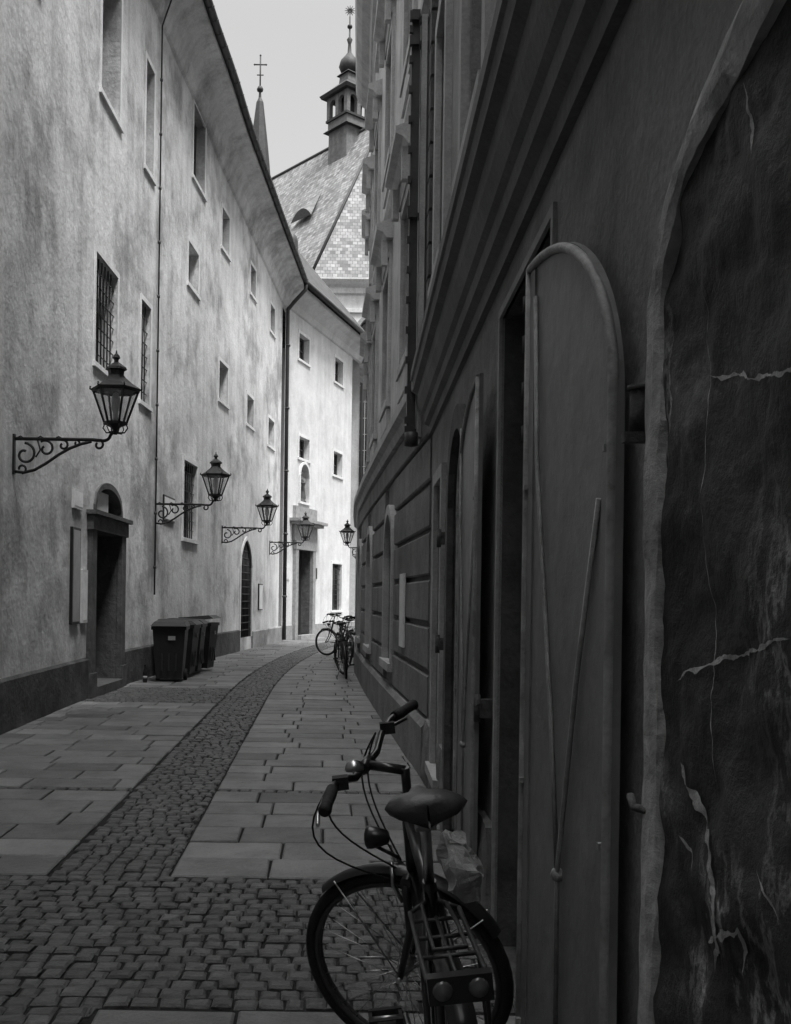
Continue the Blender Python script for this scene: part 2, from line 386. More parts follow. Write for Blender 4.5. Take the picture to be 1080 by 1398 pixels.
st.lathe(b0,[(.2,0),(.2,.06),(.17,.08),(.19,.15),(.14,hh*.5),(.17,hh*.68),(.15,hh*.78),(.05,hh*.82),(.085,hh*.87),(.09,hh*.93),(.05,hh*.985),(.0,hh)],12,0)
st.tube([b0+Vector((.1,-.1,hh*.72)),b0+Vector((.14,-.22,hh*.6)),b0+Vector((-.05,-.25,hh*.62))],[.06,.05,.04],7,0)
st.build('niche_statue',[M_stone],fac)
pl=MB(); sweep(pl,PF,0,fd['s0']-.3,[(-.02,-.1),(.04,-.1),(.04,.5),(-.02,.52)],0); sweep(pl,PF,fd['s1']+.3,PF.L,[(-.02,-.1),(.04,-.1),(.04,.5),(-.02,.52)],0); pl.build('plinth',[M_statue],fac)
rf=MB(); L=PF.L
def rq(s,z,d): return PF.P(s,z,d)
e=.66
rf.face([rq(-2.,HF,e),rq(L+.4,HF,e),rq(L-2.8,HF+4.6,-2.9),rq(-2.,HF+4.6,-2.9)],0,[(0,0),(L+2.4,0),(L-.8,5.8),(0,5.8)])
rf.face([rq(L+.4,HF,e),rq(L+.4,HF,-6.5),rq(L-2.8,HF+4.6,-2.9)],0,[(0,0),(7,0),(3.5,5.8)])
rf.face([rq(-2.,HF,-6.5),rq(L+.4,HF,-6.5),rq(L-2.8,HF+4.6,-2.9),rq(-2.,HF+4.6,-2.9)],0,[(0,0),(L+2.4,0),(L-.8,5.8),(0,5.8)])
rf.build('roof',[M_tileD],fac)
gt=MB(); gt.tube([rq(0,HF,.72),rq(L+.4,HF,.72)],.085,8,0); gt.tube([rq(L+.4,HF,.72),rq(L+.4,HF,-6)],.085,8,0)
gt.tube([rq(L+.3,HF,.7),rq(L+.1,HF-.6,.15),rq(L-.02,HF-.9,.1),rq(L-.02,0,.1)],.06,8,0)
c0=rq(1.2,HF+1.75,-.35); gt.lathe(c0,[(.30,-1.2),(.28,.15),(.23,.32),(.12,.44),(.05,.5),(.03,.7),(0,.72)],10,0)
gt.build('gutter_and_vent',[M_gutter],fac)
for (u,v,wd,ht,dk) in ((392,782,.35,.45,0),(431,783,.18,.4,1)):
    h=PF.hit(u,v); q=MB(); pbox(q,PF,h[0]-wd/2,h[0]+wd/2,h[1]-ht/2,h[1]+ht/2,0.002,.03,dk); q.build('notice_board',[M_label,M_iron])
# ================================================================ signs on left wall
def plate(pa,u0,u1,v0,v1,name,th=.04,fc=.42,fm=None):
    vm=(v0+v1)/2; um=(u0+u1)/2; a=pa.hit(u0,vm)[0]; c=pa.hit(u1,vm)[0]; z1=pa.hit(um,v0)[1]; z0=pa.hit(um,v1)[1]
    if a>c:a,c=c,a
    q=MB(); fr=.035; pbox(q,pa,a,c,z0,z1,-.01,th,1); pbox(q,pa,a+fr,c-fr,z0+fr,z1-fr,th-.01,th+.004,0)
    return q.build(name,[mat(name+'_face',fc,fc*.75,4,.4,.05,20,spec=.5),fm or M_iron])
plate(PL,95,106,720,852,'information_board',fc=.30); plate(PL,109,116,778,850,'information_board',fc=.9,fm=M_label); plate(PL,98,110,668,695,'door_plaque',fc=.9,fm=M_label); 
plate(PL,352,357,797,833,'wall_poster',fc=.85); plate(PL,222,237,678,712,'name_plaque',th=.03,fc=.8)
# ================================================================ street lamps
def lamp(base,n,reach=1.12,name='street_lamp',small=1.):
    q=MB(); 
    def arc(cx,cz,r,a0,a1,k=14,dr=0.): return [(cx+(r+dr*i/k)*math.cos(a0+(a1-a0)*i/k),cz+(r+dr*i/k)*math.sin(a0+(a1-a0)*i/k)) for i in range(k+1)]
    def T(pts,r=.012,n_=6): q.tube([(x,0,z) for x,z in pts],r,n_,0)
    E=reach
    q.box((.012,0,-.17),(.024,.05,.44),0)
    T([(0,0),(E-.25,-.0),(E-.16,-.01)],.019)
    T([(E-.16,-.01)]+arc(E-.13,.07,.08,-2.0,-.2,8)+[(E,.11),(E,.14)],.018)
    if reach>.9:
        T(arc(E-.18,-.055,.055,math.pi/2,-math.pi*1.3,14,-.03),.013)
        T([(0.02,-.36),(.12,-.37),(.24,-.34),(.36,-.27),(.50,-.17),(.62,-.10),(.74,-.05),(.86,-.02)],.017)
        T(arc(.36,-.105,.095,math.pi*.7,-math.pi*1.3,20,-.065),.014)
        T(arc(.55,-.065,.06,math.pi*.6,-math.pi*1.3,16,-.04),.013)
        T(arc(.70,-.04,.035,math.pi*.6,-math.pi*1.3,12,-.02),.012)
        for x in (.08,.3,.5): T([(x-.05,.0),(x,.03),(x+.05,.0)],.009)
        T([(.25,-.2),(.30,-.12),(.27,-.02)],.010)
    else: T([(0.02,-.36),(.12,-.35),(.22,-.28),(E-.2,-.02)],.014)
    T(arc(.13,-.17,.125,math.pi*.5,-math.pi*1.6,24,-.09),.015)
    T(arc(.10,-.33,.05,-math.pi/2,math.pi*1.1,12,-.02),.013)
    z0=.11; k=6; rb,rt=.12,.25; zb,zt=z0+.07,z0+.43
    q.lathe((E,0,z0),[(.02,-.05),(.035,-.02),(.03,.0),(.06,.03),(.10,.05),(rb+.015,.06),(rb+.015,.085),(.05,.09)],k,0,smooth=False)
    for i in range(k):
        a=2*math.pi*i/k; a2=2*math.pi*(i+1)/k
        p=lambda r,z,an:(E+r*math.cos(an),r*math.sin(an),z)
        q.tube([p(rb,zb,a),p(rt,zt,a)],.013,5,0); q.tube([p(rt,zt,a),p(rt,zt,a2)],.018,5,0); q.tube([p(rb,zb,a),p(rb,zb,a2)],.013,5,0)
        q.face([p(rb-.004,zb,a),p(rb-.004,zb,a2),p(rt-.004,zt,a2),p(rt-.004,zt,a)],1)
        q.tube([p(.03,z0-.03,a),p(.10,z0-.03,a),p(.135,z0+.02,a),p(.12,z0+.06,a)],.008,4,0)
        q.tube([p(rt,zt,a),p(rt+.035,zt+.02,a),p(rt+.03,zt+.05,a)],.010,4,0)
    q.lathe((E,0,zt),[(rt+.02,0.),(rt+.025,.02),(.18,.08),(.11,.14),(.085,.17),(.09,.22),(.12,.23),(.11,.255),(.05,.30),(.025,.315),(.025,.34),(.045,.36),(.03,.39),(.012,.41),(.006,.44),(.0,.45)],k,0,smooth=False)
    q.lathe((E,0,z0+.08),[(.03,0),(.03,.12),(.045,.14),(.05,.26),(.03,.32),(0,.34)],8,2)
    ang=math.atan2(n.y,n.x); M=Matrix.Translation(base)@Matrix.Rotation(ang,4,'Z')@Matrix.Scale(small,4)
    q.build(name,[M_iron,M_lglass,M_label],None,M)
for (u,v) in ((18,600),(212,682),(303,711),(368,738)):
    s,z=PL.hit(u,v); 
    lamp(PL.P(s,3.19,.0),Vector((1,0)))
# ================================================================ RIGHT: near house A
pap=[(.60-.036*9,-9),(.60,0),(.90,8.3)]
PA=Path(pap,-1); PAo=Path([(x-.055,y) for x,y in pap],-1)
A=empty('townhouse')
sa=PA.sY
HA=19.  # unseen upper part raised to shade the near left wall
opsA=[dict(s0=sa(3.12),s1=sa(4.25),z0=.02,z1=2.70,dep=.34,kind='rect',mr=1),
      dict(s0=sa(5.42),s1=sa(6.35),z0=.02,z1=2.5,dep=.3,kind='arch',rise=.42,mr=1),
      dict(s0=sa(6.95),s1=sa(7.55),z0=.25,z1=2.35,dep=.25),
      dict(s0=sa(4.75),s1=sa(5.75),z0=3.95,z1=5.9,dep=.2),dict(s0=sa(2.0),s1=sa(3.0),z0=3.95,z1=5.9,dep=.2),dict(s0=sa(7.0),s1=sa(7.8),z0=3.95,z1=5.9,dep=.2),
      dict(s0=sa(4.75),s1=sa(5.75),z0=7.6,z1=9.4,dep=.2)]
w=MB(); wall(w,PA,0,PA.L,-.1,HA,opsA)
w.face([PA.P(PA.L,-.1),PA.P(PA.L,HA),PA.P(PA.L,HA,-4),PA.P(PA.L,-.1,-4)],0)
w.build('walls',[M_plA,M_stone],A)
cn=MB(); sweep(cn,PA,0,PA.L-.02,[(-.01,2.86),(.03,2.86),(.035,2.93),(.07,2.95),(.075,3.02),(.10,3.04),(.125,3.12),(.13,3.2),(.17,3.22),(.175,3.30),(.19,3.31),(.19,3.38),(.06,3.44),(-.01,3.45)],0)
sweep(cn,PA,0,PA.L,[(-.01,HA-.4),(.1,HA-.3),(.3,HA-.1),(.35,HA+.05),(-.01,HA+.2)],0)
cn.build('cornice',[M_corn],A)
t=MB(); gl=MB()
for o in opsA[3:]: surround(t,PA,o,.13,.05,0); fillwin(gl,PA,o,2,3)
surround(t,PA,opsA[2],.09,.04,0); fillwin(gl,PA,opsA[2],1,3)
surround(t,PA,opsA[1],.14,.04,1,False)
surround(t,PA,opsA[0],.035,.014,0,False)
for o in opsA[:2]:
    pbox(gl,PA,o['s0']-.02,o['s1']+.02,0,o['z1'],-.5,-o['dep']-.0,3)
    md=(o['s0']+o['s1'])/2; pbox(gl,PA,md-.04,md+.04,.02,o['z1'],-o['dep'],-o['dep']+.04,3)
t.build('surrounds',[M_trimB,M_stone],A); gl.build('windows_and_doors',[M_glass,M_sash,M_iron,M_wood],A)
def rough_block(mb,pa,s0,s1,z0,z1,d,m=0,amp=.012,ns=8,nz=8,seed=0.,topf=None):
    b=len(mb.v)
    for i in range(ns+1):
        s=s0+(s1-s0)*i/ns; zt=z1 if topf is None else topf(s)
        for j in range(nz+1):
            z=z0+(zt-z0)*j/nz; ed=0 if 0<i<ns and 0<j<nz else 1
            q=noise.fractal(Vector((s*5+seed,z*5,seed)),1.,2.,4)*amp*2
            mb.v.append(tuple(pa.P(s,z,(d+q) if not ed else d-.015+q*.5)))
    for i in range(ns):
        for j in range(nz): mb.add([b+i*(nz+1)+j,b+(i+1)*(nz+1)+j,b+(i+1)*(nz+1)+j+1,b+i*(nz+1)+j+1],m,True)
    for i in range(ns):
        s=s0+(s1-s0)*i/ns; s2=s0+(s1-s0)*(i+1)/ns
        v0=Vector(mb.v[b+i*(nz+1)+nz]); v1=Vector(mb.v[b+(i+1)*(nz+1)+nz]); mb.face([v0,v1,pa.P(s2,v1.z,-.02),pa.P(s,v0.z,-.02)],m)
    for e_,s in ((0,s0),(ns,s1)):
        for j in range(nz):
            v0=Vector(mb.v[b+e_*(nz+1)+j]); v1=Vector(mb.v[b+e_*(nz+1)+j+1]); mb.face([v0,v1,pa.P(s,v1.z,-.02),pa.P(s,v0.z,-.02)],m)
pb=MB()
for k,(y0,y1,h) in enumerate(((4.27,4.62,.52),(4.64,5.38,.48),(6.37,6.93,.5),(7.0,7.6,.22),(7.62,8.28,.5),(2.12,3.10,.42))): rough_block(pb,PA,sa(y0),sa(y1),-.05,h,.05,0,.012,10,8,k*3.1)
pb.build('plinth_stones',[mat('plinth_limestone',.26,.11,7,.9,1.,14,pores=.3)],A)
YC=1.22; YE=1.895; ZS=2.04; RZ=.36; ps=MB()
def ptop(s):
    Y=PA.pt(s).y; x=(Y-YC)/(YE-YC+.005)
    return ZS+(RZ-.01)*math.sqrt(max(0,1-x*x))
rough_block(ps,PA,sa(.58),sa(YE-.01),-.05,2.4,.045,0,.009,80,150,11.,ptop)
pts=[(YE,z,1.,0.) for z in [i*.03 for i in range(0,int(ZS/.03)+1)]]
for i in range(0,81):
    th=i/80*math.pi; pts.append((YC+(YE-YC)*math.cos(th),ZS+RZ*math.sin(th),math.cos(th),math.sin(th)))
prev=None
for i,(Y,z,nx_,nz_) in enumerate(pts):
    bw_=.085+.02*noise.noise(Vector((Y*3,z*3,4)))
    def N3(k,f=6.,a=.006): return noise.fractal(Vector((Y*f,z*f,k)),1,2,4)*a
    rr=[]
    for kk,(off,dd) in enumerate(((0,-.01),(0,.045),(.012,.058),(.4,.064),(.75,.062),(1.,.056),(1.02,.02))):
        o_=off*bw_ if kk>2 else off
        jit=N3(40.,4.,.006) if kk<3 else N3(50.+kk,5.,.014)
        yy=Y-nx_*(o_+jit); zz=z-nz_*(o_+jit)
        rr.append(PA.P(sa(yy),zz,dd+(N3(kk*7.) if dd>.03 else 0)))
    if prev:
        for k in range(6): 
            b=len(ps.v); ps.v+=[tuple(q) for q in (prev[k],prev[k+1],rr[k+1],rr[k])]; ps.add([b,b+1,b+2,b+3],1,False)
    prev=rr
ps.build('stone_portal',[M_dstone,M_lstone],A)
mo=MB()
def ribbon(pts,w0,seed,wob=.006):
    P=[]
    for i in range(len(pts)-1):
        a=Vector(pts[i]);c=Vector(pts[i+1]); n=max(2,int((c-a).length/.004))
        for k in range(n): P.append(a.lerp(c,k/n))
    P.append(Vector(pts[-1])); L0=[];L1=[]; n=len(P)
    for i,p in enumerate(P):
        a_,b_=P[max(i-8,0)],P[min(i+8,n-1)]; t=(b_-a_).normalized(); nn=Vector((-t.y,t.x))
        q=noise.fractal(Vector((i*.05,seed,0)),1,2,5); q2=noise.fractal(Vector((i*.10,seed,5)),1,2,5); q3=noise.fractal(Vector((i*.10,seed,9)),1,2,5)
        end=min(1.,i/12,(n-1-i)/12)
        for LL,sg,qq in ((L0,1,q2),(L1,-1,q3)):
            r=p+nn*(q*wob+sg*w0*max(.08,.6+1.3*qq)*end); s=sa(r.x); dd=noise.fractal(Vector((s*5+11.,r.y*5,11.)),1.,2.,4)*.018
            LL.append(PA.P(s,r.y,.045+dd+.004))
    for i in range(n-1): mo.face([L0[i],L0[i+1],L1[i+1],L1[i]],0)
def yz(u,v):
    s,z=PAo.hit(u,v); return (PAo.pt(s).y,z)
ribbon([yz(960,512),yz(1025,514),yz(1080,508),yz(1120,505)],.004,1.)
ribbon([yz(920,930),yz(940,915),yz(985,898),yz(1030,885),yz(1085,872)],.005,2.)
ribbon([yz(925,1040),yz(950,1100),yz(972,1170),yz(978,1260),yz(968,1330)],.014,3.,.012)
ribbon([yz(925,1140),yz(940,1165),yz(945,1190)],.007,4.)
ribbon([yz(955,400),yz(962,520),yz(955,700),yz(965,900),yz(972,1080)],.0016,5.)
ribbon([yz(958,1287),yz(985,1279),yz(1010,1272),yz(1014,1300),yz(1008,1335)],.008,6.)
ribbon([yz(1015,110),yz(1020,150),yz(1030,210)],.006,9.)
ribbon([yz(1030,1180),yz(1045,1220),yz(1065,1260)],.004,10.)
mo.build('mortar_joints',[M_mortar],A)
def leaf(name,h,f_,zs,zt,inv=False,th=.018):
    q=MB(); h=Vector(h); f_=Vector(f_); W=(f_-h).length; t=(f_-h)/W; n=Vector((-t.y,t.x)); 
    if n.x>0: n=-n
    def P(x,z,d): r=h+t*x+n*d; return Vector((r.x,r.y,z))
    def top(x):
        k=x/W; k=1-k if inv else k
        return zs+(zt-zs)*math.sqrt(max(0,1-(1-k)**2))
    N=28; 
    for i in range(N):
        k0=(1-math.cos(math.pi*i/N))/2*W; k1=(1-math.cos(math.pi*(i+1)/N))/2*W
        q.hexa([P(k0,.04,0),P(k1,.04,0),P(k1,.04,th),P(k0,.04,th),P(k0,top(k0),0),P(k1,top(k1),0),P(k1,top(k1),th),P(k0,top(k0),th)],0)
    out=[P(.012,.05,th+.004)]+[P(.012,z,th+.004) for z in (.6,1.2,1.7)]+[P(max(.012,min(W-.012,(1-math.cos(math.pi*i/30))/2*W)),top((1-math.cos(math.pi*i/30))/2*W)-.015,th+.004) for i in range(31)]+[P(W-.012,z,th+.004) for z in (1.7,1.2,.6,.05)]
    q.tube(out,.013,8,1)
    def band(x0,x1):
        q.hexa([P(x0,.08,th-.002),P(x1,.08,th-.002),P(x1,.08,th+.006),P(x0,.08,th+.006),P(x0,top(x0)-.03,th-.002),P(x1,top(x1)-.03,th-.002),P(x1,top(x1)-.03,th+.006),P(x0,top(x0)-.03,th+.006)],0)
    band(.03,.085); band(W-.085,W-.03)
    q.tube([P(W-.10,zt-.12,th+.006),P(W-.16,1.9,th+.01),P(W*.58,1.2,th+.01),P(W*.47,.8,th+.012)],.007,5,1)
    q.tube([P(.10,zs-.2,th+.006),P(W*.3,1.3,th+.01),P(W*.47,.8,th+.012),P(W*.47,.1,th+.01)],.007,5,1)
    q.lathe(P(W*.47,.8,th+.01),[(.018,-.008),(.018,.006),(.0,.010)],8,1,Matrix.Rotation(math.pi/2,4,'X').to_3x3())
    for z in (zs*.95,zs*.5,.25):
        for x in (.03,W-.03): q.box(P(x,z,th+.012),(.015,.015,.015),1)
    return q.build(name,[M_shut,M_shutr],A)
leaf('shutter_leaf',(.645,2.14),(.630,2.99),1.93,2.50)
leaf('shutter_leaf_far',(.700,4.40),(.735,5.25),2.05,2.50,inv=True)
hw=MB()
def hinge(u,v,sz=1.):
    s,z=PAo.hit(u,v); hw.tube([PA.P(s,z-.05*sz,.055),PA.P(s,z+.05*sz,.055)],.02*sz,12,0); hw.tube([PA.P(s,z+.05*sz,.055),PA.P(s,z+.06*sz,.055)],.026*sz,12,0)
    pbox(hw,PA,s-.02*sz,s+.10*sz,z-.03*sz,z+.03*sz,.0,.035,0); pbox(hw,PA,s-.04*sz,s-.01*sz,z-.075*sz,z-.052*sz,.0,.09,0)
hinge(872,562,.85); 
s,z=PAo.hit(882,1104); hw.tube([PA.P(s-.02,z,.0),PA.P(s-.02,z,.06),PA.P(s+.03,z-.003,.07),PA.P(s+.05,z+.015,.07)],.008,7,0)
# long strap bolt hanging on the free edge of the near leaf
bx,by=.612,3.005; za,zb_=2.00,2.40
hw.tube([(bx,by,za),(bx,by,zb_)],.011,7,1)
for z in (za,za+.13,za+.27,zb_-.01): hw.tube([(bx,by,z-.025),(bx,by,z+.025)],.019,8,1); hw.tube([(bx,by,z),(bx+.07,by-.01,z)],.010,5,1)
for y,z in ((5.3,2.0),(5.3,1.0),(4.38,1.02),(6.6,1.9),(6.6,1.2)):
    s=sa(y); pbox(hw,PA,s-.03,s+.03,z-.04,z+.04,0,.06,0); hw.tube([PA.P(s,z-.06,.07),PA.P(s,z+.06,.07)],.016,7,0)
hw.build('hinges',[M_rust,M_iron],A)
# ================================================================ RIGHT: further house B
pbp=[(.93,8.32),(.84,12),(.77,16),(.75,20),(.83,23),(.96,26.3)]
PB=Path(pbp,-1); PU=Path([(x+.20,y) for x,y in pbp],-1)
B=empty('townhouse.001')
sb=PB.sY; opsB=[]
for yc in (9.7,12.6,15.7,18.8,21.9,24.7):
    wd=.55
    opsB.append(dict(s0=sb(yc)-wd,s1=sb(yc)+wd,z0=4.5,z1=6.5,dep=.22,lv=1)); opsB.append(dict(s0=sb(yc)-wd,s1=sb(yc)+wd,z0=8.3,z1=10.2,dep=.22,lv=2)); opsB.append(dict(s0=sb(yc)-wd,s1=sb(yc)+wd,z0=11.9,z1=13.4,dep=.22,lv=3))
for yc in (12.0,15.6,19.0,22.6): opsB.append(dict(s0=sb(yc)-.5,s1=sb(yc)+.5,z0=.75,z1=2.5,dep=.42,kind='arch',rise=.5,lv=0))
w=MB(); wall(w,PU,0,PU.L,3.3,14.7,[o for o in opsB if o['lv']],0)
w.build('walls',[M_plB],B)
w=MB(); wall(w,PB,0,PB.L,-.1,3.3,[o for o in opsB if not o['lv']],0)
lo=[o for o in opsB if not o['lv']]
z=.5
while z<3.15:
    z1=min(z+.40,3.2); cuts=[(o['s0']-.13,o['s1']+.13) for o in lo if o['z1']+.13>z and o['z0']-.1<z1]; cuts.sort(); s=.0
    for c0,c1 in cuts+[(PB.L,PB.L)]:
        if c0-s>.05: sweep(w,PB,s,c0,[(-.01,z),(.03,z),(.045,z+.015),(.045,z1-.06),(.03,z1-.045),(-.01,z1-.045)],0,None,1.)
        s=c1
    z+=.40
w.build('rusticated_base',[M_rustB],B)
w=MB(); endp=Path([(.96,26.3),(14.,27.5)],-1); wall(w,endp,0,endp.L,-.1,3.5,[]); endu=Path([(1.16,26.3),(14.,27.5)],-1); wall(w,endu,0,endu.L,3.5,14.7,[])
w.face([Vector((.93,8.32,-.1)),Vector((.93,8.32,3.4)),Vector((10,8.0,3.4)),Vector((10,8.,-.1))]); w.face([Vector((1.13,8.32,3.4)),Vector((1.13,8.32,14.7)),Vector((10,8.0,14.7)),Vector((10,8.,3.4))]); w.build('gable_walls',[M_plB],B)
t=MB(); gl=MB()
sweep(t,PB,0,PB.L,[(-.25,3.22),(.05,3.24),(.08,3.32),(.14,3.36),(.14,3.46),(.03,3.54),(-.25,3.60)],0)
sweep(t,PU,0,PU.L,[(-.01,7.35),(.05,7.37),(.09,7.45),(.09,7.52),(-.01,7.56)],0)
sweep(t,PU,0,PU.L+.25,[(-.01,14.2),(.08,14.25),(.12,14.45),(.3,14.6),(.42,14.8),(.46,15.0),(.46,15.15),(-.01,15.5)],0)
sweep(t,PB,0,PB.L,[(-.01,-.1),(.09,-.1),(.09,.42),(.05,.47),(-.01,.48)],1)
for o in opsB:
    lv=o['lv']
    if lv==0: surround(t,PB,o,.12,.07,0,True); fillwin(gl,PB,o,2,3,bars=2); continue
    surround(t,PU,o,.14,.05,0); fillwin(gl,PU,o,2,3); a,c,f=o['s0'],o['s1'],o['z1']
    if lv<3:
        pbox(t,PU,a-.12,c+.12,f+.14,f+.40,-.01,.07,0)
        sweep(t,PU,a-.24,c+.24,[(-.01,f+.40),(.10,f+.40),(.16,f+.48),(.25,f+.52),(.25,f+.60),(-.01,f+.70)],0)
        for x in (a-.14,c+.02): pbox(t,PU,x,x+.12,f+.02,f+.40,.071,.16,0)
        pbox(t,PU,a-.1,c+.1,o['z0']-.42,o['z0']-.14,-.01,.06,0)
t.build('mouldings',[M_trimB,M_rustB],B); gl.build('windows',[M_glass,M_sash,M_iron],B)
rf=MB(); rf.face([Vector((.65,8.3,15.15)),Vector((.7,26.6,15.15)),Vector((7,24,20)),Vector((7,8.3,20))],0,[(0,0),(18,0),(16,8),(0,8)]); rf.face([Vector((.7,26.6,15.15)),Vector((14,27.8,15.15)),Vector((7,24,20))],0,[(0,0),(13,0),(7,8)]); rf.build('roof',[M_tileD],B)
q=MB()
for i in range(34): 
    z=3.5+i*.28; q.box((PA.P(PA.L,0,0).x-.0,8.42,z),(.10,.16,.25),0)
q.build('quoins',[M_stone],B)
bf=MB(); X0=.775
bf.box((X0,9.0,4.85),(.075,.09,3.9),0); bf.box((X0+.075,9.0,4.85),(.05,.12,3.8),1); bf.box((X0+.125,9.0,4.85),(.03,.09,3.9),0)
for z in (3.0,4.95,6.5,6.72): bf.box((X0+.18,9.0,z),(.36,.05,.055),0); bf.box((X0-.02,8.93,z),(.08,.05,.08),0)
for i in range(14): bf.box((X0-.045,8.95,3.1+i*.27),(.03,.04,.06),0)
bf.lathe((X0,8.9,2.92),[(.0,-.07),(.06,-.06),(.06,.06),(0,.07)],8,0)
bf.build('vertical_banner_frame',[M_gutter,M_trimB])
q=MB(); s,z=PB.hit(556,850); pbox(q,PB,s-.25,s+.15,1.0,1.75,.05,.07,0); q.build('notice_board',[M_label])
lamp(PB.P(sb(25.0),2.75,.0),Vector((-1,0)),.42,'street_lamp',.72)
# ================================================================ unseen house behind the viewer, added to darken the foreground
C=empty('added_shade_house'); q=MB(); PCx=Path([(-3.6,-8.5),(.5,-8.5)],-1)
q2=dict(s0=.9,s1=3.2,z0=0.,z1=3.2,dep=2.,kind='arch',rise=1.1); ops=[q2]+[dict(s0=x,s1=x+1,z0=z,z1=z+1.7,dep=.2) for x in(.6,2.6) for z in (5,8.5)]
wall(q,PCx,0,PCx.L,-.1,12.5,ops); q.build('walls',[M_plA],C); gl=MB()
for o in ops[1:]: fillwin(gl,PCx,o)
pbox(gl,PCx,.9,3.2,0,3.2,-2.1,-2.,2); gl.build('windows',[M_glass,M_sash,M_wood],C)
# ================================================================ church
ch=empty('church')
EZ=20.6; PC1=Path([(-.5,60.),(16,60.)],1); PC2=Path([(-.5,60.),(-18,81.6)],-1)
w=MB(); cw=[dict(s0=2.35,s1=3.5,z0=6.5,z1=18.3,dep=.5,kind='pt',rise=1.3),dict(s0=8,s1=9.2,z0=6.5,z1=18.3,dep=.5,kind='pt',rise=1.3)]
wall(w,PC1,0,PC1.L,-.1,EZ,cw,0,3); wall(w,PC2,0,PC2.L,-.1,EZ,[],0,3)
sweep(w,PC1,-.3,PC1.L,[(-.01,EZ-.9),(.15,EZ-.8),(.2,EZ-.5),(.4,EZ-.35),(.6,EZ-.1),(.6,EZ),(-.01,EZ)],0); sweep(w,PC1,-.2,PC1.L,[(-.01,EZ-2.),(.12,EZ-1.95),(.12,EZ-1.75),(-.01,EZ-1.7)],0)
sweep(w,PC2,-.3,PC2.L,[(-.01,EZ-.9),(.15,EZ-.8),(.4,EZ-.35),(.6,EZ-.1),(.6,EZ),(-.01,EZ)],0)
w.build('walls',[M_church],ch)
t=MB()
for o in cw:
    surround(t,PC1,o,.25,.06,0,False); fillwin(t,PC1,o,2,12,1,0,.1)
    pbox(t,PC1,o['s0'],o['s1'],15.6,15.75,-.45,-.2,0)
t.build('tracery_windows',[M_statue,M_glass],ch)
bt=MB(); bt.hexa([(-1.,60.3,0),(-.1,59.2,0),(.5,59.6,0),(-.3,60.6,0),(-.8,60.2,17),(-.2,59.9,17),(.2,60,17),(-.3,60.4,17)],0); bt.build('buttress',[M_church],ch)
R0=Vector((3.6,66.,33.2)); R1=R0+Vector((-7.3,9.,0))*2.2; E0=Vector((-1.0,59.4,EZ)); E1=E0+Vector((-7.3,9.,0))*2.2
rf=MB(); dd=math.hypot(7.3,9.)
rf.face([E0,E1,R1,R0],0,[(0,0),(dd*2.2,0),(dd*2.2+4,14.),(4.,14.)])
ER=Vector((17,59.4,EZ)); RR=Vector((17,66.,33.2)); rf.face([E0,ER,RR,R0],0,[(0,0),(18,0),(18,14.2),(4.6,14.2)])
rf.build('roof',[M_tileC],ch)
q=MB(); q.tube([E0,R0],.10,6,0); q.tube([R0,R1],.14,6,0)
nL=Vector((-9.,-7.3,0)).normalized(); tL=Vector((-7.3,9,0)).normalized()
def roofpt(a,k): return (E0+tL*a).lerp(R0+tL*a,k)
def eyebrow(a,k,wd=1.1,ht=.75):
    rp=roofpt(a,k); up=(R0-E0); up=(up-tL*up.dot(tL)).normalized(); n=8; fr=[];bk=rp+up*2.3+Vector((0,0,.05))
    for i in range(n+1):
        x=-1+2*i/n; fr.append(rp+tL*(x*wd)+nL*.45+Vector((0,0,ht*(1-x*x)*.9-.15)))
    for i in range(n): q.face([fr[i],fr[i+1],bk],1)
    q.face(fr,0)
eyebrow(4.0,.46); eyebrow(10.5,.5)
q.build('ridges_and_dormers',[M_copper,M_tower],ch)
T=MB(); tc=Vector((1.35,68.4,0)); Rz=Matrix.Rotation(math.radians(39),3,'Z')
def sq(r0,z0,r1,z1,m=0):
    c=[Rz@Vector((sx*1.,sy*1.,0)) for sx,sy in((-1,-1),(1,-1),(1,1),(-1,1))]
    T.hexa([tc+k*r0+Vector((0,0,z0)) for k in c]+[tc+k*r1+Vector((0,0,z1)) for k in c],m)
sq(1.0,29.5,.95,33.4,0); sq(1.25,33.4,1.1,33.55,1); sq(1.0,33.55,1.0,34.1,0)
sq(1.12,34.1,1.12,34.25,1)
for sx in (-1,0,1):
    for sy in (-1,0,1):
        if sx==0 and sy==0: continue
        c=tc+Rz@Vector((sx*.92,sy*.92,0)); M3=Rz
        T.box(c+Vector((0,0,35.0)),(.30,.30,1.5),0,M3)
for (ax,ay) in ((1,0),(-1,0),(0,1),(0,-1)):
    for h in (-.46,.46):
        n_=8
        for i in range(n_):
            k0=-.31+.62*i/n_; k1=-.31+.62*(i+1)/n_
            z0=35.2+.31*math.sqrt(max(0,1-(k0/.31)**2)); z1_=35.2+.31*math.sqrt(max(0,1-(k1/.31)**2))
            def pp(k,z,d): 
                o=.92+d; l=h+k
                return tc+Rz@Vector((ax*o-ay*l,ay*o+ax*l,0))+Vector((0,0,z))
            T.hexa([pp(k0,z0,-.12),pp(k1,z1_,-.12),pp(k1,z1_,.12),pp(k0,z0,.12),pp(k0,35.75,-.12),pp(k1,35.75,-.12),pp(k1,35.75,.12),pp(k0,35.75,.12)],0)
sq(.5,34.2,.5,35.8,2)
sq(1.35,35.75,1.45,35.95,1); sq(1.4,35.95,.55,36.75,2); sq(.5,36.75,.45,37.3,0); sq(.62,37.3,.55,37.4,1)
T.lathe(tc,[(.35,37.4),(.6,37.6),(.72,37.9),(.62,38.3),(.32,38.65),(.14,38.9),(.1,39.5),(.2,39.8),(.06,40.0),(.05,41.4),(0,41.45)],14,2)
